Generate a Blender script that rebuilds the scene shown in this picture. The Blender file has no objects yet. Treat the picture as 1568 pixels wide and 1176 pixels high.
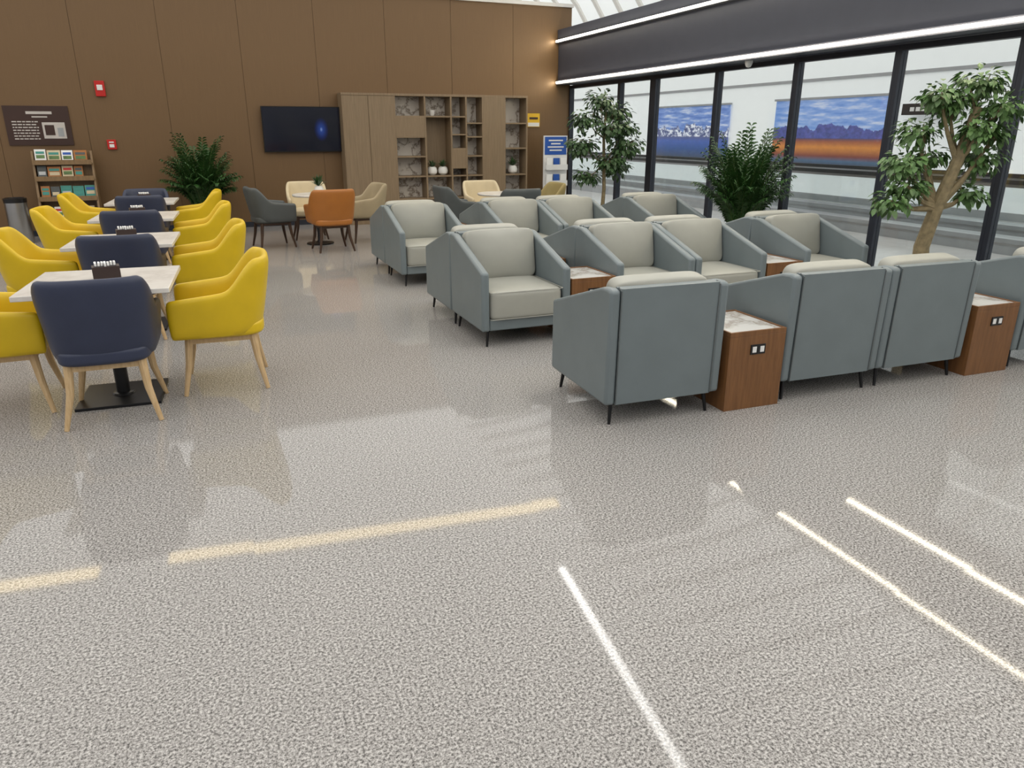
import bpy, bmesh, math, random
from mathutils import Vector, Matrix, Euler
random.seed(7)
scene=bpy.context.scene
scene.view_settings.view_transform='Standard'
D=bpy.data
def lin(c):
    return tuple(((v/255.)/12.92 if v/255.<=.04045 else ((v/255.+.055)/1.055)**2.4) for v in c)
# ---------------------------------------------------------------- materials
def newmat(name):
    m=D.materials.new(name);m.use_nodes=True
    nt=m.node_tree;b=nt.nodes['Principled BSDF'];return m,nt,b
def N(nt,t,**k):
    n=nt.nodes.new(t)
    for a,v in k.items(): setattr(n,a,v)
    return n
def L(nt,a,b): nt.links.new(a,b)
def mixrgb(nt,fac,a,b,blend='MIX'):
    n=N(nt,'ShaderNodeMix',data_type='RGBA',blend_type=blend)
    for s,v in((0,fac),(6,a),(7,b)):
        if hasattr(v,'is_linked') or hasattr(v,'links'): L(nt,v,n.inputs[s])
        else: n.inputs[s].default_value=v if s==0 else (*v,1)
    return n.outputs[2]
def ramp(nt,fac,stops,interp='LINEAR'):
    r=N(nt,'ShaderNodeValToRGB');r.color_ramp.interpolation=interp
    e=r.color_ramp.elements
    e[0].position,e[0].color=stops[0][0],(*stops[0][1],1)
    e[1].position,e[1].color=stops[-1][0],(*stops[-1][1],1)
    for p,c in stops[1:-1]:
        x=e.new(p);x.color=(*c,1)
    L(nt,fac,r.inputs[0]);return r.outputs[0]
def noise(nt,scale,detail=3,vec=None,rough=.5,dim='3D'):
    n=N(nt,'ShaderNodeTexNoise');n.inputs['Scale'].default_value=scale;n.inputs['Detail'].default_value=detail
    n.inputs['Roughness'].default_value=rough
    if vec is not None: L(nt,vec,n.inputs['Vector'])
    return n.outputs['Fac']
def coords(nt,scale=(1,1,1),kind='Object'):
    tc=N(nt,'ShaderNodeTexCoord');mp=N(nt,'ShaderNodeMapping');mp.inputs['Scale'].default_value=scale
    L(nt,tc.outputs[kind],mp.inputs['Vector']);return mp.outputs[0]
def bump(nt,b,h,strength=.1,dist=.01):
    n=N(nt,'ShaderNodeBump');n.inputs['Strength'].default_value=strength;n.inputs['Distance'].default_value=dist
    L(nt,h,n.inputs['Height']);L(nt,n.outputs[0],b.inputs['Normal'])
def simple(name,c,rough=.5,metal=0,var=.06,vs=6,bmp=0,bs=200,spec=None,coat=0,em=0):
    m,nt,b=newmat(name);c=lin(c)
    f=noise(nt,vs,3,coords(nt))
    b.inputs['Roughness'].default_value=rough;b.inputs['Metallic'].default_value=metal
    if spec is not None:b.inputs['Specular IOR Level'].default_value=spec
    b.inputs['Coat Weight'].default_value=coat
    L(nt,ramp(nt,f,[(.3,tuple(x*(1-var) for x in c)),(.7,tuple(min(1,x*(1+var)) for x in c))]),b.inputs['Base Color'])
    if em: b.inputs['Emission Color'].default_value=(*c,1);b.inputs['Emission Strength'].default_value=em
    if bmp: bump(nt,b,noise(nt,bs,2,coords(nt)),bmp,.002)
    return m
def wood(name,c1,c2,scale=(14,14,1.2),rough=.45,kind='Object'):
    m,nt,b=newmat(name)
    v=coords(nt,scale,kind);f=noise(nt,3,6,v,.65)
    L(nt,ramp(nt,f,[(.3,lin(c1)),(.7,lin(c2))]),b.inputs['Base Color'])
    b.inputs['Roughness'].default_value=rough;bump(nt,b,f,.06,.003);return m
def emit(name,c,s):
    m,nt,b=newmat(name);c=lin(c)
    b.inputs['Base Color'].default_value=(*c,1);b.inputs['Emission Color'].default_value=(*c,1);b.inputs['Emission Strength'].default_value=s
    return m
def marble(name,base,vein,scale=3,rough=.2,w=.09):
    m,nt,b=newmat(name)
    v=coords(nt);n1=noise(nt,scale,8,v,.6)
    mth=N(nt,'ShaderNodeMath',operation='SUBTRACT');L(nt,n1,mth.inputs[0]);mth.inputs[1].default_value=.5
    ab=N(nt,'ShaderNodeMath',operation='ABSOLUTE');L(nt,mth.outputs[0],ab.inputs[0])
    L(nt,ramp(nt,ab.outputs[0],[(0,lin(vein)),(w/3,tuple((a+b2)/2 for a,b2 in zip(lin(vein),lin(base)))),(w,lin(base))]),b.inputs['Base Color'])
    b.inputs['Roughness'].default_value=rough;return m

M={}
M['yellow']=simple('yellow_leather',(214,180,16),.42,var=.05,bmp=.15)
M['navy']=simple('navy_leather',(44,51,74),.45,bmp=.15)
M['sofa']=simple('grey_green_leather',(110,120,123),.42,bmp=.12,var=.04)
M['cush']=simple('light_grey_leather',(158,158,149),.45,bmp=.12,var=.04)
M['piping']=simple('grey_piping',(88,94,95),.45)
M['orange']=simple('orange_leather',(164,103,44),.4,bmp=.1)
M['cream']=simple('cream_fabric',(205,190,158),.7,bmp=.2)
M['beige']=simple('beige_fabric',(160,146,118),.7,bmp=.2)
M['dgrey']=simple('dark_grey_leather',(78,83,84),.5,bmp=.1)
M['olive']=simple('olive_fabric',(150,135,88),.7,bmp=.1)
M['ash']=wood('ash_wood',(186,154,110),(210,182,140),(20,20,3))
M['dkwood']=wood('dark_brown_wood',(52,34,22),(72,48,30),(20,20,3))
M['walnut']=wood('walnut_veneer',(104,69,38),(130,89,52),(22,22,1.5))
M['shelfwood']=wood('oak_veneer',(120,101,77),(141,121,95),(26,26,.8),.5)
M['rackwood']=wood('rack_wood',(120,96,66),(140,114,80),(20,20,3))
M['whitetop']=marble('white_table_top',(224,220,213),(210,204,197),2,.25)
M['marble']=marble('white_marble',(218,217,213),(172,164,154),2.2,.15,.05)
M['shelfmarble']=marble('grey_brown_marble',(208,202,194),(112,96,80),3.2,.3,.055)
M['black']=simple('black_metal',(22,22,24),.35,.3)
M['blackplastic']=simple('black_plastic',(18,18,20),.3)
M['brownbox']=simple('dark_brown_leatherette',(46,30,26),.45)
M['white']=simple('white_plastic',(228,228,226),.4,var=.02)
M['paper']=simple('tissue_paper',(240,240,238),.8,var=.02)
M['steel']=simple('brushed_steel',(175,175,175),.28,1)
M['darkframe']=simple('dark_window_frame',(44,48,58),.4,.2)
M['beam']=simple('dark_beam_panel',(66,69,80),.5,.1,var=.04)
M['red']=simple('red_plastic',(190,25,18),.4)
M['ysign']=simple('yellow_sign',(222,180,40),.5)
M['blue']=simple('blue_print',(36,84,168),.5)
M['teal']=simple('teal_print',(60,140,130),.5)
M['poster']=simple('brown_poster',(58,36,28),.4)
M['postertext']=simple('poster_print',(196,190,184),.5)
M['leaf1']=simple('palm_leaf',(42,76,30),.45,var=.4,vs=9)
M['leaf2']=simple('tree_leaf',(86,118,66),.45,var=.35,vs=9)
M['leafd']=simple('dark_tree_leaf',(62,90,52),.45,var=.35,vs=9)
M['bark']=simple('bark',(136,122,92),.8,var=.25,vs=20,bmp=.6,bs=60)
M['stem']=simple('palm_stem',(72,92,42),.5,var=.2)
M['soil']=simple('soil',(50,38,28),.9,var=.3,vs=60,bmp=.6,bs=90)
M['potw']=simple('white_ceramic',(225,224,220),.2,var=.02)
M['potg']=simple('grey_planter',(120,118,112),.5)
M['extwall']=simple('white_wall_added_glow',(222,226,226),.6,var=.02,em=.36)  # plain white wall, slight emission added to brighten the concourse
M['extfloor']=simple('light_concourse_floor',(206,206,204),.15,var=.05)
M['whitetrim']=simple('white_trim',(220,218,212),.5,var=.02)
M['grey']=simple('grey_metal',(165,168,170),.35,.4)
M['tread']=simple('grey_tread',(120,122,124),.5)
M['rubber']=simple('black_rubber',(40,40,42),.5)
M['ledw']=emit('led_warm_white',(255,242,214),32)
M['strip_warm']=emit('linear_lamp_warm',(255,230,178),6.8)
M['strip_white']=emit('linear_lamp_white',(255,253,248),22)
# brown bronze wall panels
m,nt,b=newmat('bronze_wall_panel');v=coords(nt,(60,1,.6));f=noise(nt,4,4,v)
L(nt,ramp(nt,f,[(.3,lin((111,86,58))),(.7,lin((119,93,63)))]),b.inputs['Base Color']);b.inputs['Roughness'].default_value=.42;b.inputs['Metallic'].default_value=.25;M['bronze']=m
M['groove']=simple('panel_groove',(104,80,54),.6)
# ceiling: plain white slab, even emission added as general fill light
m,nt,b=newmat('ceiling_added_glow');c=lin((244,246,248));b.inputs['Base Color'].default_value=(*c,1)
b.inputs['Emission Color'].default_value=(*lin((255,252,247)),1);b.inputs['Emission Strength'].default_value=.95;M['ceil']=m
# glass
m=D.materials.new('window_glass');m.use_nodes=True;nt=m.node_tree;nt.nodes.clear()
o=N(nt,'ShaderNodeOutputMaterial');mx=N(nt,'ShaderNodeMixShader');tr=N(nt,'ShaderNodeBsdfTransparent');gl=N(nt,'ShaderNodeBsdfGlossy')
tr.inputs[0].default_value=(.96,.975,.975,1);gl.inputs['Roughness'].default_value=.02;gl.inputs[0].default_value=(1,1,1,1);mx.inputs[0].default_value=.05
L(nt,tr.outputs[0],mx.inputs[1]);L(nt,gl.outputs[0],mx.inputs[2]);L(nt,mx.outputs[0],o.inputs[0]);M['glass']=m
# tv screen: dark blue, with a reflected glare spot painted in as emission
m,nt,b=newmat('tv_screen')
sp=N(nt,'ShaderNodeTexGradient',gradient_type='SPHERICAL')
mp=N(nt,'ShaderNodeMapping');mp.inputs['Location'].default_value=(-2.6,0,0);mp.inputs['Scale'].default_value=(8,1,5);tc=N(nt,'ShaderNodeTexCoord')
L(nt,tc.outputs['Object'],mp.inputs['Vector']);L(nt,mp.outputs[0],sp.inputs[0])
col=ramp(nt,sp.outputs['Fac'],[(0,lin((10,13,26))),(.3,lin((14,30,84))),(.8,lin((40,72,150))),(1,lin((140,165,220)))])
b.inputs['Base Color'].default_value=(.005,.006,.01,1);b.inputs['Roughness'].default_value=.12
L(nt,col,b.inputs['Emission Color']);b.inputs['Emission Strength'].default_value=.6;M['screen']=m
# floor: speckled granite
m,nt,b=newmat('speckled_granite')
v=coords(nt)
n1=noise(nt,112,2,v,.65)
n2=noise(nt,215,2,v,.6)
n3=noise(nt,1.2,3,v)
base=ramp(nt,n1,[(.36,lin((98,96,94))),(.44,lin((144,141,138))),(.54,lin((170,167,164))),(.64,lin((202,199,196)))])
dark=ramp(nt,n2,[(.36,(0,0,0)),(.43,(1,1,1))])
c1=mixrgb(nt,1.0,base,mixrgb(nt,dark,lin((140,137,135)),(1,1,1)),'MULTIPLY')
big=ramp(nt,n3,[(.3,(.94,.94,.94)),(.7,(1,1,1))])
c2=mixrgb(nt,1.0,c1,big,'MULTIPLY')
L(nt,c2,b.inputs['Base Color'])
def mth(op,a,bv=None):
    n=N(nt,'ShaderNodeVectorMath',operation=op);L(nt,a,n.inputs[0])
    if bv is not None:
        if isinstance(bv,tuple): n.inputs[1].default_value=bv
        else: L(nt,bv,n.inputs[1])
    return n.outputs[0]
tc=N(nt,'ShaderNodeTexCoord')
cell=mth('FLOOR',mth('DIVIDE',tc.outputs['Object'],(1.2,.8,100.)))
wn=N(nt,'ShaderNodeTexWhiteNoise',noise_dimensions='3D');L(nt,cell,wn.inputs['Vector'])
off=mth('MULTIPLY',mth('SUBTRACT',wn.outputs['Color'],(.5,.5,.5)),(.004,.004,0.))
g=N(nt,'ShaderNodeNewGeometry')
nr=mth('NORMALIZE',mth('ADD',g.outputs['Normal'],off));L(nt,nr,b.inputs['Normal'])
b.inputs['Roughness'].default_value=.045;b.inputs['Specular IOR Level'].default_value=.2
M['floor']=m
# murals
def mural(name,sky,mount,mids,ridge,amp,snow=False):
    m,nt,b=newmat(name)
    tc=N(nt,'ShaderNodeTexCoord');sx=N(nt,'ShaderNodeSeparateXYZ');L(nt,tc.outputs['Generated'],sx.inputs[0])
    z=sx.outputs['Z']
    mp=N(nt,'ShaderNodeMapping');mp.inputs['Scale'].default_value=(0,3.2,0);L(nt,tc.outputs['Generated'],mp.inputs[0])
    rn=noise(nt,1.1,7,mp.outputs[0],.55)
    mp2=N(nt,'ShaderNodeMapping');mp2.inputs['Scale'].default_value=(1,2,6);L(nt,tc.outputs['Generated'],mp2.inputs[0])
    cl=noise(nt,2.2,6,mp2.outputs[0],.6)
    mp3=N(nt,'ShaderNodeMapping');mp3.inputs['Scale'].default_value=(1,9,5);mp3.inputs['Rotation'].default_value=(.6,0,0);L(nt,tc.outputs['Generated'],mp3.inputs[0])
    rk=noise(nt,2.2,7,mp3.outputs[0],.7)
    skyc=ramp(nt,cl,[(.36,lin(sky[0])),(.52,lin(sky[1])),(.66,lin(sky[2]))])
    a=N(nt,'ShaderNodeMath',operation='MULTIPLY_ADD');L(nt,rn,a.inputs[0]);a.inputs[1].default_value=-amp;L(nt,z,a.inputs[2])
    fm=ramp(nt,a.outputs[0],[(max(0,ridge-.004),(1,1,1)),(ridge+.004,(0,0,0))])
    if snow: mc=ramp(nt,rk,[(.42,lin(mount)),(.5,lin((120,130,165))),(.56,lin((225,228,238)))])
    else: mc=ramp(nt,rk,[(.38,lin(mount)),(.62,tuple(min(1,x*2.0) for x in lin(mount)))])
    c=mixrgb(nt,fm,skyc,mc)
    ground=ramp(nt,z,mids)
    fg=ramp(nt,z,[(.42,(1,1,1)),(.44,(0,0,0))])
    gr=mixrgb(nt,.45,ground,mixrgb(nt,rk,(0,0,0),ground,'MIX'))
    c=mixrgb(nt,fg,c,gr)
    c=mixrgb(nt,.04,c,lin((190,195,205)))
    L(nt,c,b.inputs['Base Color']);b.inputs['Roughness'].default_value=.3
    L(nt,c,b.inputs['Emission Color']);b.inputs['Emission Strength'].default_value=.35
    return m
M['mural1']=mural('mural_snow_mountain',((70,106,178),(112,142,202),(190,200,222)),(58,66,114),[(0,lin((60,70,85))),(.2,lin((50,85,150))),(.34,lin((70,100,180))),(.42,lin((90,100,150)))],.0,1.2,True)
M['mural2']=mural('mural_sunset_plain',((86,130,198),(130,160,212),(190,200,222)),(54,60,116),[(0,lin((60,50,60))),(.1,lin((70,100,130))),(.17,lin((130,62,48))),(.3,lin((216,138,54))),(.38,lin((166,92,56))),(.43,lin((82,64,94)))],.22,.75)

# ---------------------------------------------------------------- mesh builder
class MB:
    def __init__(s): s.v=[];s.f=[];s.m=[];s.mats=[]
    def mi(s,k):
        if k not in s.mats:s.mats.append(k)
        return s.mats.index(k)
    def add(s,vs,fs,k,T=None):
        o=len(s.v)
        for p in vs:
            p=Vector(p)
            s.v.append(tuple(T@p if T is not None else p))
        i=s.mi(k)
        for f in fs: s.f.append([a+o for a in f]);s.m.append(i)
    def box(s,c,d,k,T=None):
        x,y,z=(q/2 for q in d);cx,cy,cz=c
        vs=[(cx+i*x,cy+j*y,cz+l*z) for i in(-1,1) for j in(-1,1) for l in(-1,1)]
        s.add(vs,[(0,1,3,2),(4,6,7,5),(0,4,5,1),(2,3,7,6),(0,2,6,4),(1,5,7,3)],k,T)
    def bb(s,x0,x1,y0,y1,z0,z1,k,T=None):
        s.box(((x0+x1)/2,(y0+y1)/2,(z0+z1)/2),(x1-x0,y1-y0,z1-z0),k,T)
    def tube(s,pts,rs,k,n=10,cap=True,T=None):
        pts=[Vector(p) for p in pts];vs=[];fs=[]
        up=Vector((0,0,1));
        for i,p in enumerate(pts):
            t=(pts[min(i+1,len(pts)-1)]-pts[max(i-1,0)]).normalized()
            r=Vector((1,0,0)) if abs(t.z)>.9 else up
            a=t.cross(r).normalized();b2=t.cross(a)
            if i:
                a=(pa-t*pa.dot(t)).normalized();b2=t.cross(a)
            pa=a
            for j in range(n):
                w=2*math.pi*j/n;vs.append(p+(a*math.cos(w)+b2*math.sin(w))*rs[i])
        for i in range(len(pts)-1):
            for j in range(n):
                fs.append((i*n+j,i*n+(j+1)%n,(i+1)*n+(j+1)%n,(i+1)*n+j))
        if cap:
            fs.append(tuple(range(n))[::-1]);fs.append(tuple((len(pts)-1)*n+j for j in range(n)))
        s.add(vs,fs,k,T)
    def lathe(s,prof,c,k,n=24,T=None):
        vs=[];fs=[]
        for r,z in prof:
            for j in range(n):
                w=2*math.pi*j/n;vs.append((c[0]+r*math.cos(w),c[1]+r*math.sin(w),c[2]+z))
        for i in range(len(prof)-1):
            for j in range(n): fs.append((i*n+j,i*n+(j+1)%n,(i+1)*n+(j+1)%n,(i+1)*n+j))
        fs.append(tuple(range(n))[::-1]);fs.append(tuple((len(prof)-1)*n+j for j in range(n)))
        s.add(vs,fs,k,T)
    def prism(s,poly,x0,x1,k,axis='x',T=None):
        n=len(poly)
        if axis=='x': vs=[(x0,a,b2) for a,b2 in poly]+[(x1,a,b2) for a,b2 in poly]
        elif axis=='y': vs=[(a,x0,b2) for a,b2 in poly]+[(a,x1,b2) for a,b2 in poly]
        else: vs=[(a,b2,x0) for a,b2 in poly]+[(a,b2,x1) for a,b2 in poly]
        fs=[tuple(range(n))[::-1],tuple(range(n,2*n))]+[(i,(i+1)%n,n+(i+1)%n,n+i) for i in range(n)]
        s.add(vs,fs,k,T)
    def mesh(s,name,smooth=35):
        me=D.meshes.new(name);me.from_pydata(s.v,[],s.f)
        for k in s.mats: me.materials.append(M[k])
        me.polygons.foreach_set('material_index',s.m)
        me.update()
        bm=bmesh.new();bm.from_mesh(me);bmesh.ops.recalc_face_normals(bm,faces=bm.faces);bm.to_mesh(me);bm.free()
        if smooth:
            me.polygons.foreach_set('use_smooth',[True]*len(me.polygons))
            me.set_sharp_from_angle(angle=math.radians(smooth))
        return me
    def obj(s,name,loc=(0,0,0),rz=0,bev=0,seg=2,smooth=35):
        return place(name,s.mesh(name,smooth),loc,rz,bev,seg)
def place(name,me,loc=(0,0,0),rz=0,bev=0,seg=2,sub=0,parent=None):
    o=D.objects.new(name,me);scene.collection.objects.link(o)
    o.location=loc;o.rotation_euler=(0,0,rz)
    if bev:
        b=o.modifiers.new('bevel','BEVEL');b.width=bev;b.segments=seg;b.limit_method='ANGLE';b.angle_limit=math.radians(40)
    if sub:
        q=o.modifiers.new('sub','SUBSURF');q.levels=sub;q.render_levels=sub
    if parent:o.parent=parent
    return o
def group(name,parts,loc,rz=0):
    e=D.objects.new(name,None);scene.collection.objects.link(e);e.location=loc;e.rotation_euler=(0,0,rz);e.empty_display_size=.2
    for p in parts:
        nm,me,bev,sub=p[:4]
        place(nm,me,bev=bev,sub=sub,seg=3,parent=e)
    return e
def puff(name,w,d,h,k,bx=0,by=0,bz=0,p=7,T=None,n=9):
    bm=bmesh.new();bmesh.ops.create_cube(bm,size=2);bmesh.ops.subdivide_edges(bm,edges=bm.edges[:],cuts=n,use_grid_fill=True)
    for v in bm.verts:
        x,y,z=v.co
        r=(abs(x)**p+abs(y)**p+abs(z)**p)**(1/p)
        X,Y,Z=x/r,y/r,z/r
        X2=X*w/2+bx*X*(1-y*y)*(1-z*z);Y2=Y*d/2+by*Y*(1-x*x)*(1-z*z);Z2=Z*h/2+bz*Z*(1-x*x)*(1-y*y)
        v.co=(X2,Y2,Z2)
    if T is not None: bmesh.ops.transform(bm,matrix=T,verts=bm.verts)
    for f in bm.faces:f.smooth=True
    me=D.meshes.new(name);bm.to_mesh(me);bm.free();me.materials.append(M[k]);return me

# ---------------------------------------------------------------- tub chair
def tub_parts(k,legk,H=.86,AH=.655,W=.62,Dp=.6):
    a=W/2;bk=Dp/2;mb=MB()
    st=[]
    NA=28
    for i in range(7):
        y=bk-.03-(bk-.03)*i/7.;st.append((a,y,1,0,0.0,y))
    for i in range(NA+1):
        t=math.pi/2-math.pi*i/NA
        sx,cx=math.sin(t),math.cos(t)
        x=a*math.copysign(abs(sx)**.62,sx);y=-(bk-.03)*abs(cx)**.62
        nx,ny=sx,-cx;st.append((x,y,nx,ny,cx,y))
    for i in range(6,-1,-1):
        y=bk-.03-(bk-.03)*i/7.;st.append((-a,y,-1,0,0.0,y))
    z0=.37
    def loop(x,y,nx,ny,c,yy,th,dz=0,fy=0):
        s=min(1,max(0,(-yy-.05)/(bk-.14)));s=s*s*(3-2*s)
        top=AH+(H-AH)*s - (.03*max(0,yy/bk)) +dz
        pts=[]
        for q in(0,.25,.55,.85,.97): pts.append((th,z0+(top-.02-z0)*q))
        pts.append((th*.6,top));pts.append((-th*.6,top))
        for q in(.97,.8,.5,.2,0): pts.append((-th,z0+(top-.02-z0)*q))
        out=[]
        for o_,z in pts:
            fl=.84+.16*min(1,(z-z0)/(.40))**.8
            yb=y*fl if y<0 else y*(.9+.1*fl)
            out.append((x*fl+nx*o_,yb+fy+ny*o_-(.05*s*(z-z0)/.5),z))
        return out
    th=.027
    L_=[]
    x,y,nx,ny,c,yy=st[0];L_.append(loop(x,y,nx,ny,c,yy,th*.45,-.015,.022))
    for q in st:L_.append(loop(*q,th))
    x,y,nx,ny,c,yy=st[-1];L_.append(loop(x,y,nx,ny,c,yy,th*.45,-.015,.022))
    n=len(L_[0]);vs=[p for l in L_ for p in l];fs=[]
    for i in range(len(L_)-1):
        for j in range(n): fs.append((i*n+j,i*n+(j+1)%n,(i+1)*n+(j+1)%n,(i+1)*n+j))
    fs.append(tuple(range(n)));fs.append(tuple((len(L_)-1)*n+j for j in range(n))[::-1])
    mb.add(vs,fs,k)
    shell=mb.mesh('shell',80)
    seat=puff('seat',W*.86,Dp*.9,.11,k,bz=.015,p=5,T=Matrix.Translation((0,.0,.41)))
    fr=MB()
    for sx in(-1,1):
        for sy in(-1,1):
            fr.tube([(sx*.185,sy*.19,.375),(sx*.2,sy*.21,.2),(sx*.245,sy*.25,0)],[.026,.021,.013],legk,10)
    for sy in(-1,1): fr.box((0,sy*.195,.35),(.37,.022,.045),legk)
    for sx in(-1,1): fr.box((sx*.19,0,.35),(.022,.38,.045),legk)
    return [('shell',shell,0,1),('seat',seat,0,1),('wood_frame',fr.mesh('wood_frame'),0,0)]
TUB={k:tub_parts(k,l,W=w_) for k,l,w_ in(('yellow','ash',.61),('navy','ash',.565),('orange','dkwood',.62),('cream','dkwood',.6),('beige','dkwood',.6),('dgrey','dkwood',.6),('olive','dkwood',.6))}
R=math.radians
TX=[(-.65,5.03),(-.69,6.95),(-.74,8.95),(-.79,10.92)]
for i,(x,y) in enumerate(TX):
    group('dining_armchair',TUB['navy'],(x,y-.30,0),R(random.uniform(-3,3)))
    group('dining_armchair',TUB['yellow'],(x+.63,y+.06,0),R(90+random.uniform(-4,4)))
    group('dining_armchair',TUB['yellow'],(x-.62,y+.06,0),R(-90+random.uniform(-4,4)))
group('dining_armchair',TUB['navy'],(-.79,11.3,0),R(180))
# dining tables
def table_parts():
    t=MB();t.bb(-.4,.4,-.4,.4,.72,.75,'whitetop')
    b=MB();b.tube([(0,0,.02),(0,0,.71)],[.04,.04],'black',20);b.bb(-.15,.15,-.15,.15,.705,.72,'black')
    b.bb(-.24,.24,-.24,.24,0,.018,'black');b.lathe([(.07,.018),(.06,.03),(.04,.035)],(0,0,0),'black')
    return [('top',t.mesh('top'),.004,0),('pedestal',b.mesh('pedestal'),.003,0)]
TP=table_parts()
def tissue_mesh():
    t=MB();t.bb(-.075,.075,-.05,.05,0,.08,'brownbox')
    t.bb(-.06,.06,-.035,.035,.08,.083,'blackplastic')
    for i in range(7):
        x=-.052+i*.017;T=Matrix.Translation((x,random.uniform(-.012,.012),.086))@Euler((random.uniform(-.1,.1),random.uniform(-.12,.12),0)).to_matrix().to_4x4()
        t.box((0,0,0),(.012,.05,.035),'paper',T)
    return t.mesh('tissue_box')
TB=tissue_mesh()
for x,y in TX:
    group('dining_table',TP,(x,y,0),R(-3))
    place('tissue_box',TB,(x+.02,y+.02,.7505),R(8),bev=.002)
# ---------------------------------------------------------------- lounge armchair (grey)
def sofa_parts():
    W=.755;h=.39
    prof=[(-h,.13),(-h-.015,.79),(-h+.03,.80),(-h+.10,.795),(h,.585),(h+.005,.13)]
    sl=MB();sl.prism(prof,-W/2,-W/2+.065,'sofa');sr=MB();sr.prism(prof,W/2-.065,W/2,'sofa')
    bk=MB();bk.prism([(-h,.13),(-h-.015,.80),(-h+.055,.80),(-h+.075,.13)],-W/2+.067,W/2-.067,'sofa')
    for sx in(-1,1):
        xx=sx*(W/2-.066)
        bk.tube([(xx,-h-.002,.135),(xx,-h-.017,.79),(xx,-h+.02,.803)],[.004]*3,'piping',6)
    base=MB();base.bb(-W/2+.067,W/2-.067,-h+.07,h-.01,.13,.22,'sofa')
    seat=puff('seat_cushion',W-.136,.70,.23,'cush',bz=.012,by=.006,p=14,T=Matrix.Translation((0,.055,.325)),n=11)
    T=Matrix.Translation((0,-.225,.625))@Euler((R(10),0,0)).to_matrix().to_4x4()
    bc=puff('back_cushion',W-.14,.13,.41,'cush',by=.04,bz=.006,p=11,T=T,n=11)
    pp=MB();w2=(W-.136)/2-.006
    for z in (.432,.222): pp.tube([(-w2,-.25,z),(-w2,.395,z),(-w2+.01,.403,z),(w2-.01,.403,z),(w2,.395,z),(w2,-.25,z)],[.0035]*6,'cush',6)
    lg=MB()
    for sx in(-1,1):
        for sy in(-1,1):
            lg.tube([(sx*.31,sy*.33,.135),(sx*.325,sy*.35,0)],[.014,.009],'black',10)
        lg.bb(sx*.31-.015,sx*.31+.015,-.35,.35,.118,.132,'black')
    return [('side_left',sl.mesh('side_left'),.018,0),('side_right',sr.mesh('side_right'),.018,0),('back',bk.mesh('back'),.01,0),
            ('base',base.mesh('base'),.01,0),('seat_cushion',seat,0,1),('back_cushion',bc,0,1),('piping',pp.mesh('piping'),0,0),('legs',lg.mesh('legs'),0,0)]
SP=sofa_parts()
def side_table_parts():
    b=MB();b.bb(-.2,.2,-.25,.25,0.0,.46,'walnut')
    for a in((-.2,.2,-.25,-.235),(-.2,.2,.235,.25),(-.2,-.185,-.235,.235),(.185,.2,-.235,.235)): b.bb(*a,.46,.49,'walnut')
    t=MB();t.bb(-.184,.184,-.234,.234,.46,.484,'marble')
    s=MB();s.bb(-.05,.055,-.256,-.25,.345,.405,'blackplastic')
    for x in(-.025,.03): s.bb(x-.014,x+.014,-.259,-.2555,.357,.393,'white')
    return [('cabinet',b.mesh('cabinet'),.002,0),('marble_top',t.mesh('marble_top'),0,0),('power_socket',s.mesh('power_socket'),.001,0)]
ST=side_table_parts()
for xs,y,rz,ts in (([2.33,3.545,4.305,5.53],3.77,0,[2.937,4.915]),
                   ([2.22,3.40,4.16,5.35],5.56,180,[2.81,4.755]),
                   ([2.22,3.40,4.16,5.35],6.36,0,[2.81,4.755]),
                   ([2.22,3.40,4.16,5.40],8.14,180,[2.81,4.78]),
                   ([2.22,3.40,4.16,5.40],8.94,0,[2.81,4.78])):
    for x in xs: group('lounge_armchair',SP,(x,y-(.03*(x-2.3) if y<5 else 0),0),R(rz+random.uniform(-.8,.8)-(1.5 if y<5 else 0)))
    for x in ts: group('side_table',ST,(x,y-.16-(.03*(x-2.3)) if y<5 else (y-.13 if y<6 else y),0),R(-1.5 if y<5 else 0))
# ---------------------------------------------------------------- round cafe groups
def round_table():
    t=MB();t.lathe([(.0,.70),(.34,.70),(.35,.71),(.35,.725),(.345,.73),(0,.73)],(0,0,0),'whitetop',40)
    b=MB();b.lathe([(.2,0),(.2,.015),(.05,.03),(.035,.06),(.035,.70)],(0,0,0),'black',24)
    return [('top',t.mesh('top'),0,0),('pedestal',b.mesh('pedestal'),0,0)]
RT=round_table()
group('round_cafe_table',RT,(1.5,11.45,0));group('round_cafe_table',RT,(4.1,10.6,0))
for k,x,y,rz in(('dgrey',.83,11.4,-80),('orange',1.58,10.74,5),('cream',1.45,12.13,178),('beige',2.2,11.5,98),
                ('dgrey',3.42,10.6,-85),('cream',4.1,11.3,180),('dgrey',4.05,9.88,0),('olive',4.78,10.6,90)):
    group('tub_chair',TUB[k],(x,y,0),R(rz))
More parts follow.
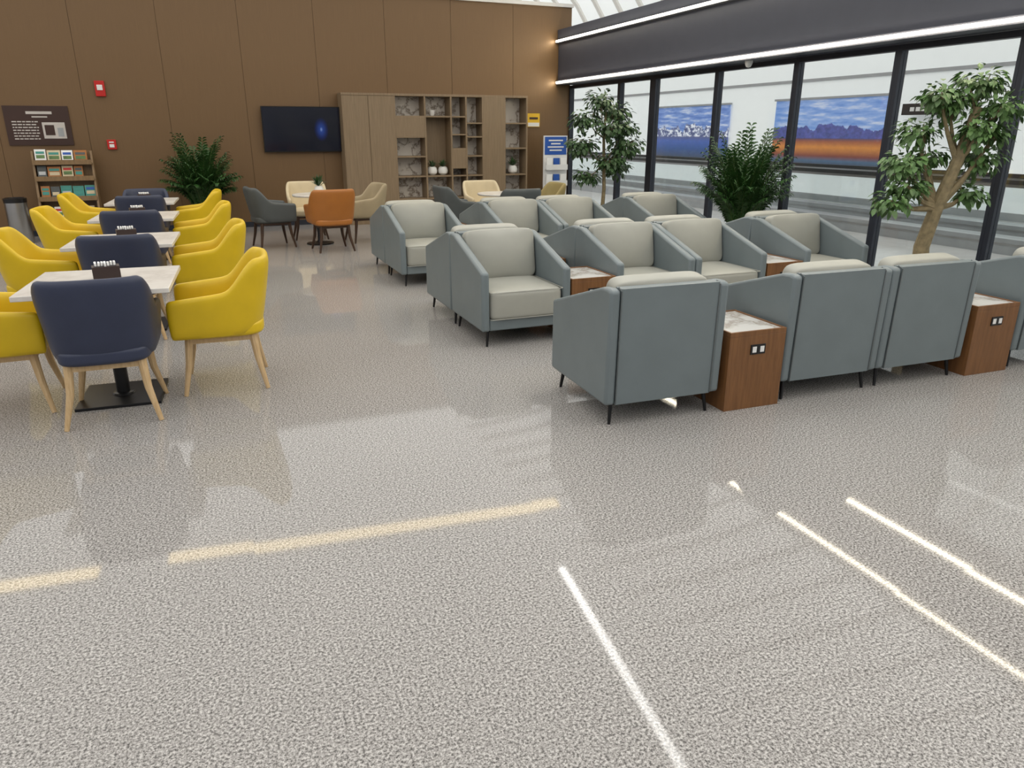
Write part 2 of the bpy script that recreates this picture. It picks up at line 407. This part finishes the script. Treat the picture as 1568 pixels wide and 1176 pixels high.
# ---------------------------------------------------------------- plants
def frond(mb,base,az,length,lean,leafk,stemk,droop=1.,nl=22,ll=.3):
    pts=[];p=Vector(base);ang=lean;n=12
    dirh=Vector((math.cos(az),math.sin(az),0))
    for i in range(n+1):
        pts.append(p.copy());d=dirh*math.sin(ang)+Vector((0,0,math.cos(ang)));p=p+d*length/n;ang+=droop*(.02+.016*i)
    mb.tube(pts,[.008*(1-.75*i/n) for i in range(n+1)],stemk,5)
    side=Vector((-math.sin(az),math.cos(az),0))
    for i in range(nl):
        f=.25+.75*i/(nl-1);q=f*n;j=min(int(q),n-1);pp=pts[j].lerp(pts[j+1],q-j);tg=(pts[j+1]-pts[j]).normalized()
        l=ll*(.55+.45*math.sin(math.pi*min(1,(f-.2)/.82)))*random.uniform(.85,1.1)
        for sg in(-1,1):
            d=(side*sg*.7+tg*.7+Vector((random.uniform(-.15,.15),random.uniform(-.15,.15),.12))).normalized()
            w=tg.cross(d).cross(d).normalized()*(.014)
            m1=pp+d*l*.4;m2=pp+d*l*.75+Vector((0,0,-.06*l/.3));e=pp+d*l+Vector((0,0,-.16*l/.3))
            mb.add([pp,m1-w,m1+w,m2-w*.8,m2+w*.8,e],[(0,1,2),(1,3,4,2),(3,5,4)],leafk)
def pot(mb,k,r=.19,h=.38):
    mb.lathe([(r*.72,0),(r*.8,.02),(r,h-.03),(r*1.04,h-.03),(r*1.04,h),(r*.92,h),(r*.9,h-.05),(0,h-.05)],(0,0,0),k,28)
    mb.lathe([(r*.9,h-.06),(r*.88,h-.045),(0,h-.04)],(0,0,0),'soil',20)
def palm(name,loc,H,spread,seed,leafk='leaf1',potk='potg',nf=26):
    random.seed(seed);mb=MB();pot(mb,potk)
    for i in range(nf):
        az=i*2.4+random.uniform(-.3,.3);u=(i+.5)/nf
        Ln=(H-.36)*random.uniform(.75,1.06)*(1.0-.42*u)
        frond(mb,(.1*math.cos(az),.1*math.sin(az),.33),az,Ln,.03+.34*u*spread,leafk,'stem',droop=(.3+.8*u)*spread,nl=20,ll=.19)
    return mb.obj(name,loc)
palm('potted_palm',(-.07,13.25,0),1.60,1.0,3,nf=84)
palm('potted_palm',(6.2,7.65,0),1.70,.82,11,nf=96)
def leafcluster(mb,c,r,n,k,ls=.09):
    for i in range(n):
        v=Vector((random.gauss(0,1),random.gauss(0,1),random.gauss(0,.65)));v=v.normalized()*r*random.uniform(.25,1.05)
        v.z*=.75;p=Vector(c)+v
        d=(v.normalized()*.8+Vector((random.uniform(-.5,.5),random.uniform(-.5,.5),-.45+random.uniform(-.4,.3)))).normalized()
        s=d.cross(Vector((random.uniform(-.3,.3),random.uniform(-.3,.3),1))).normalized();u=s.cross(d)
        l=ls*random.uniform(.7,1.25);w=l*.27
        mb.add([p,p+d*l*.3+s*w+u*.008,p+d*l*.3-s*w+u*.008,p+d*l*.65+s*w*.85,p+d*l*.65-s*w*.85,p+d*l-u*.012,p+d*l*.45],
               [(0,1,6),(0,6,2),(1,3,6),(2,6,4),(3,5,6),(4,6,5)],k)
def tree(name,loc,tips,trunk,leafk,potk,seed,r0=.065,dens=90,pr=.2,ph=.4,ls=.09):
    random.seed(seed);mb=MB();pot(mb,potk,pr,ph)
    n=len(trunk);mb.tube(trunk,[r0*(1-.45*i/(n-1)) for i in range(n)],'bark',10)
    for frm,tip,r in tips:
        a=Vector(trunk[frm]);b2=Vector(tip);mid=a.lerp(b2,.5)+Vector((0,0,-.04))
        ra=r0*(1-.45*frm/(n-1))*.6
        mb.tube([a,a.lerp(mid,.6),mid,mid.lerp(b2,.6),b2],[ra,ra*.8,ra*.6,ra*.4,.006],'bark',7)
        for j in range(3):
            e=b2+Vector((random.uniform(-1,1),random.uniform(-1,1),random.uniform(-.3,.6)))*r*.7
            mb.tube([mid.lerp(b2,.5),e],[ra*.35,.004],'bark',5)
        leafcluster(mb,b2,r,int(dens*(r/.25)**2),leafk,ls)
    return mb.obj(name,loc)
def cr(u,dpt,z): return (.927*u+.375*dpt,-.375*u+.927*dpt,z)
tree('potted_tree',(6.05,4.86,0),[
 (3,cr(.26,.05,2.0),.21),(3,cr(.05,.1,1.84),.2),(3,cr(.42,-.05,1.8),.19),(3,cr(-.1,0,1.9),.16),(2,cr(-.32,.0,1.34),.19),(2,cr(-.42,-.1,1.02),.16),
 (2,cr(.42,.1,1.38),.19),(2,cr(-.16,.15,1.6),.18),(3,cr(.25,-.1,1.62),.19),(2,cr(-.28,-.1,1.14),.16),(2,cr(.38,.1,1.08),.16),(2,cr(-.02,.15,1.38),.15),(2,cr(.46,0,1.58),.13)],
 [(0,0,.34),cr(-.02,0,.6),cr(.05,0,.95),cr(.16,.0,1.35),cr(.25,0,1.8)],'leaf2','potw',21,.075,380,ls=.075)
tree('potted_tree',(6.15,11.15,0),[
 (3,(-.1,0,2.08),.24),(3,(.2,0,1.9),.24),(3,(-.36,0,1.8),.26),(2,(.3,-.2,1.4),.28),(2,(-.36,.1,1.4),.26),(2,(0,-.2,1.15),.26),(2,(.28,.1,1.05),.24),(2,(-.25,.1,.9),.22),(3,(.0,-.25,1.65),.26),(2,(.35,0,1.65),.22)],
 [(0,0,.34),(.02,0,.7),(0,0,1.1),(-.02,0,1.5),(0,0,1.9)],'leafd','potw',5,.035,230,.17,.36)
# ---------------------------------------------------------------- room shell
f=MB();f.bb(-14,15,-6,40,-.1,0,'floor');f.obj('floor',smooth=0)
f=MB();f.bb(6.99,13.97,-6,40,.0,.006,'extfloor');f.obj('floor_concourse',smooth=0)
c=MB();c.bb(-30,40,-20,70,9.0,9.1,'ceil');c.obj('ceiling',smooth=0)
w=MB();w.bb(-8,6.9,14.018,14.2,0,3.84,'groove')
x=6.9
while x>-8:
    w.bb(max(-8,x-1.217),x-.002,14.0,14.02,0.09,3.84,'bronze');x-=1.22
w.obj('wall_back',smooth=0)
t=MB();t.bb(-8,6.9,13.985,14.0,0,.09,'darkframe');t.obj('baseboard_back',smooth=0)
t=MB();t.bb(-8,6.92,13.96,14.2,3.84,3.9,'whitetrim');t.obj('trim_1',smooth=0)
ys=[14.0,12.05,11.0,9.3,7.73,6.24,4.90,3.4,1.8,.2,-1.4,-3.0]
for i in range(len(ys)-1):
    a,b_=ys[i+1],ys[i];q=MB()
    wd=.05 if i!=2 else .13
    q.bb(6.88,6.97,b_-wd,b_-.002,0.0,2.46,'darkframe')
    q.bb(6.88,6.97,a,b_-wd,0,.08,'darkframe');q.bb(6.88,6.97,a,b_-wd,2.40,2.46,'darkframe')
    q.bb(6.88,6.97,a,a+.035,.08,2.40,'darkframe')
    q.bb(6.915,6.925,a+.035,b_-wd,.08,2.40,'glass')
    q.obj('window_%d'%(i+1),smooth=0)
bm_=MB();bm_.prism([(6.58,2.47),(6.58,2.54),(6.62,2.545),(6.62,3.2),(6.56,3.21),(6.56,3.26),(6.60,3.27),(6.60,3.44),(6.98,3.44),(6.98,2.47)],-3.0,13.98,'beam','y');bm_.obj('window_header_beam',smooth=0)
for nm,x0,z0,z1 in(('led_strip_light',6.575,2.49,2.52),('led_strip_light',6.555,3.22,3.25)):
    l=MB();l.bb(x0-.012,x0+.004,-3,13.95,z0,z1,'ledw');l.obj(nm,smooth=0)
cam_d=MB();cam_d.lathe([(.05,0),(.05,-.03),(.045,-.05),(.03,-.08),(0,-.09)],(0,0,0),'white',20);cam_d.obj('dome_security_camera',(6.7,8.4,2.475))
# suspended linear lamps (seen mirrored in floor)
def lamp(p0,p1,wd_,k,z=3.6):
    p0=Vector((*p0,0));p1=Vector((*p1,0));d=p1-p0;ln=d.length;an=math.atan2(d.y,d.x)
    l=MB();l.bb(0,ln,-wd_/2,wd_/2,0,.012,k);l.bb(-.01,ln+.01,-wd_/2-.01,wd_/2+.01,.012,.06,'white')
    for x in(.1*ln,.9*ln): l.tube([(x,0,.06),(x,0,9.02-z)],[.004,.004],'steel',6)
    l.obj('suspended_linear_lamp',(p0.x,p0.y,z),an,smooth=0)
lamp((-1.04,9.22),(4.25,8.72),.25,'strip_warm');lamp((-5.5,9.5),(-1.84,9.22),.25,'strip_warm');lamp((2.95,1.8),(3.56,7.15),.085,'strip_white')
# ---------------------------------------------------------------- shelf unit
s=MB();Y0,Y1=13.6,13.98
s.bb(2.33,5.82,Y0,Y1,0,.08,'shelfwood');s.bb(2.33,5.82,Y0,Y1,2.2,2.24,'shelfwood')
s.bb(2.33,3.24,Y0+.02,Y1,.08,2.2,'shelfwood')
for a,b_ in((2.335,2.787),(2.793,3.24)): s.bb(a,b_,Y0,Y0+.018,.085,2.195,'shelfwood')
s.bb(4.90,5.37,Y0,Y1,.08,2.2,'shelfwood')
for xx in(3.255,3.81,4.30,4.59,5.82-.015): s.bb(xx-.015,xx+.015,Y0,Y1,.08,2.2,'shelfwood')
def cell(x0,x1,z0,z1,k='shelfmarble'):
    s.bb(x0,x1,Y1-.04,Y1,z0,z1,k)
def shelf(x0,x1,z): s.bb(x0,x1,Y0+.005,Y1,z-.013,z+.013,'shelfwood')
for z in (.42,.82,1.17,1.51,1.86): shelf(3.27,3.795,z)
cell(3.27,3.795,.08,1.51);s.bb(3.27,3.795,Y0+.003,Y1,1.52,1.85,'shelfwood');cell(3.27,3.795,1.86,2.2)
for z in(.42,.82,1.86): shelf(3.825,4.285,z)
cell(3.825,4.285,.08,.82);cell(3.825,4.285,.83,1.85,'shelfwood');cell(3.825,4.285,1.86,2.2)
for z in(.42,.82,1.3,1.55,1.86): shelf(4.315,4.575,z)
cell(4.315,4.575,.08,2.2);s.bb(4.315,4.575,Y0+.003,Y1,.95,1.3,'shelfwood')
for z in(.42,.82,1.17,1.51,1.75): shelf(4.605,4.90,z)
cell(4.605,4.90,.08,2.2)
for z in(.42,.82,1.3,1.75): shelf(5.37,5.79,z)
cell(5.37,5.79,.08,2.2)
s.obj('display_shelf_unit',smooth=0,bev=.002,seg=1)
def potplant(name,loc,r=.085,lk='leafd',n=60,lh=.13):
    random.seed(int(loc[0]*100));p=MB();p.lathe([(r*.5,0),(r*.9,r*.35),(r,r*.85),(r*.85,r*1.4),(r*.6,r*1.6),(r*.5,r*1.5),(0,r*1.5)],(0,0,0),'potw',24)
    for i in range(n):
        az=random.uniform(0,6.28);e=random.uniform(.1,1.1);d=Vector((math.cos(az)*math.sin(e),math.sin(az)*math.sin(e),math.cos(e)));b_=Vector((0,0,r*1.45))
        sd=d.cross(Vector((0,0,1)));sd=sd.normalized()*.012;l=lh*random.uniform(.6,1.1)
        p.add([b_,b_+d*l*.6+sd,b_+d*l*.6-sd,b_+d*l-Vector((0,0,.02))],[(0,1,2),(1,3,2)],lk)
    p.obj(name,loc)
potplant('potted_houseplant',(3.95,13.75,.8335),.095,lh=.17);potplant('potted_houseplant',(4.16,13.75,.8335),.095,lh=.17);potplant('potted_houseplant',(5.57,13.75,.8335),.095,lh=.2)
potplant('potted_houseplant',(1.55,11.5,.7305),.07,'leaf1',70,.2)
cu=MB();cu.lathe([(.03,0),(.05,.03),(.055,.1),(.05,.1),(.045,.03),(0,.02)],(0,0,0),'potw');cu.obj('decorative_cup',(3.98,13.75,1.8735))
# ---------------------------------------------------------------- tv, signs
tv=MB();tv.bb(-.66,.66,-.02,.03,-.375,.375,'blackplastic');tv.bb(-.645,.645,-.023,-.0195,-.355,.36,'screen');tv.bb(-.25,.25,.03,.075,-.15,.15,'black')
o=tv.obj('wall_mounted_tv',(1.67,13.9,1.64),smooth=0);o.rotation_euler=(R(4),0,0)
p=MB();p.bb(-2.75,-1.87,13.975,13.998,1.40,1.98,'poster')
p.bb(-2.45,-2.1,13.97,13.975,1.86,1.90,'postertext');p.bb(-2.38,-2.17,13.97,13.975,1.81,1.83,'postertext')
for j in range(7):
    z=1.74-j*.042;xx=-2.66
    while xx<-2.33:
        w_=random.uniform(.02,.07);p.bb(xx,min(xx+w_,-2.31),13.972,13.975,z,z+.016,'postertext');xx+=w_+.012
p.bb(-2.26,-1.95,13.97,13.975,1.50,1.74,'postertext')
p.bb(-2.23,-2.1,13.967,13.97,1.55,1.7,'poster');p.bb(-2.06,-1.98,13.967,13.97,1.53,1.66,'grey');p.obj('wall_information_poster',smooth=0)
a=MB();a.bb(-1.44,-1.30,13.95,13.998,2.13,2.36,'red');a.bb(-1.41,-1.33,13.94,13.95,2.22,2.30,'white');a.obj('fire_alarm_strobe',bev=.006)
a=MB();a.bb(-1.40,-1.27,13.96,13.998,1.33,1.48,'red');a.bb(-1.37,-1.30,13.953,13.96,1.36,1.41,'white');a.bb(-1.37,-1.30,13.953,13.96,1.43,1.45,'white');a.obj('fire_call_point',bev=.004)
a=MB();a.bb(5.98,6.24,13.98,13.998,1.69,1.94,'ysign');a.bb(5.99,6.23,13.976,13.98,1.70,1.77,'white');a.bb(6.02,6.2,13.976,13.98,1.83,1.87,'poster');a.obj('yellow_wall_sign',smooth=0)
r=MB()
for xx in(-2.42,-1.62): r.prism([(13.35,0),(13.72,0),(13.72,1.32),(13.66,1.32)],xx-.015,xx+.015,'rackwood')
for z in(.28,.58,.88,1.12):
    r.bb(-2.42,-1.62,13.42+ .1*z,13.70,z,z+.02,'rackwood');r.bb(-2.42,-1.62,13.40+.12*z,13.415+.12*z,z,z+.07,'rackwood')
r.bb(-2.42,-1.62,13.70,13.715,.1,1.32,'rackwood')
random.seed(4)
for z in(.3,.6,.90,1.14):
    xx=-2.38;
    while xx<-1.78:
        w_=random.choice((.12,.15,.18));k=random.choice(('paper','white','blue','cream','teal','orange','paper','dgrey','leaf2'))
        T=Matrix.Translation((xx+w_/2,13.50+.1*z,z+.1+random.uniform(-.01,.01)))@Euler((R(-14),0,0)).to_matrix().to_4x4()
        r.box((0,0,0),(w_,.02,.2),k,T);r.box((0,-.012,.05),(w_*.75,.003,.035),random.choice(('blue','teal','dgrey','red')),T)
        r.box((0,-.012,-.01),(w_*.75,.003,.05),random.choice(('cream','teal','leaf2','grey')),T);xx+=w_+.015
r.obj('magazine_rack',smooth=0)
t=MB();t.lathe([(.14,0),(.15,.02),(.15,.6)],(0,0,0),'steel',32);t.lathe([(.152,.6),(.155,.66),(.13,.67),(.125,.62),(0,.61)],(0,0,0),'blackplastic',32);t.obj('stainless_trash_bin',(-2.68,13.2,0))
s=MB();s.bb(6.12,6.62,13.5,13.53,.04,1.53,'white');s.bb(6.1,6.64,13.38,13.72,0,.04,'grey')
s.bb(6.14,6.60,13.494,13.5,1.18,1.51,'blue')
for i,wd in enumerate((.3,.2,.34,.26)): s.bb(6.37-wd/2,6.37+wd/2,13.49,13.494,1.43-i*.06,1.455-i*.06,'white')
for z in(.3,.6,.9):
    s.bb(6.14,6.60,13.42,13.5,z,z+.02,'white');s.bb(6.14,6.60,13.415,13.42,z,z+.1,'white')
    for i in range(3): s.bb(6.16+i*.148,6.16+i*.148+.125,13.44,13.46,z+.02,z+.22,('paper','blue','paper')[i])
s.bb(6.14,6.60,13.494,13.5,.06,.24,'blue')
s.obj('brochure_stand',smooth=0)
# ---------------------------------------------------------------- concourse outside
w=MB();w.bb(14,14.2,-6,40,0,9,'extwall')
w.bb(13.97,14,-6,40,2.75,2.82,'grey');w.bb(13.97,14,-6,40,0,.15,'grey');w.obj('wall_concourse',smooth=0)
for k,y0,y1,z0,z1,nm in(('mural1',18.1,21.8,.82,2.32,'landscape_mural'),('mural2',12.7,16.2,.78,2.34,'landscape_mural')):
    q=MB();q.bb(13.93,13.968,y0,y1,z0,z1,k);q.obj(nm,smooth=0)
    q=MB();q.bb(13.9,13.969,y0-.05,y1+.05,z0-.06,z0-.002,'grey');q.bb(13.9,13.969,y0-.05,y1+.05,z1+.002,z1+.05,'grey');q.obj('mural_frame',smooth=0)
q=MB();q.bb(13.7,13.9,10.9,12.1,1.93,2.15,'blackplastic')
for i in range(6): q.bb(13.695,13.7,11.1+i*.14,11.2+i*.14,2.0,2.08,'white')
q.bb(13.9,13.968,11.2,11.25,2.0,2.06,'grey');q.bb(13.9,13.968,11.75,11.8,2.0,2.06,'grey');q.obj('wayfinding_sign',smooth=0)
q=MB()
for xx in(10.2,11.7):
    q.bb(xx-.18,xx+.18,0,28,0.006,.22,'grey');q.bb(xx-.008,xx+.008,.2,27.8,.22,.92,'glass');q.bb(xx-.045,xx+.045,0,28,.92,.98,'rubber');q.bb(xx-.03,xx+.03,0,28,.88,.92,'steel')
    q.bb(xx-.185,xx-.18,0,28,.13,.16,'steel')
q.bb(10.38,11.52,0,28,0.006,.08,'tread');q.obj('moving_walkway',smooth=0)
q=MB()
for i in range(26):
    y=6+i*1.3;pts=[]
    for j in range(13):
        a_=j/12*math.pi/2;pts.append((8.0+6.0*math.sin(a_)**1.0, y+1.5*math.cos(a_*2), 4.2+4.7*math.cos(a_)))
    q.tube(pts,[.09]*13,'whitetrim',6)
q.obj('ceiling_rib_lattice')
# ---------------------------------------------------------------- world, camera
wd=D.worlds.new('World');scene.world=wd;wd.use_nodes=True
bg=wd.node_tree.nodes['Background'];bg.inputs[0].default_value=(.97,.97,1,1);bg.inputs[1].default_value=.4
cam=D.cameras.new('Camera');cam.sensor_width=36;cam.lens=36*1120/1568;cam.clip_end=300
co=D.objects.new('Camera',cam);scene.collection.objects.link(co)
co.location=(0,0,1.6);co.rotation_euler=(R(90-19.016),0,R(-22.015));scene.camera=co
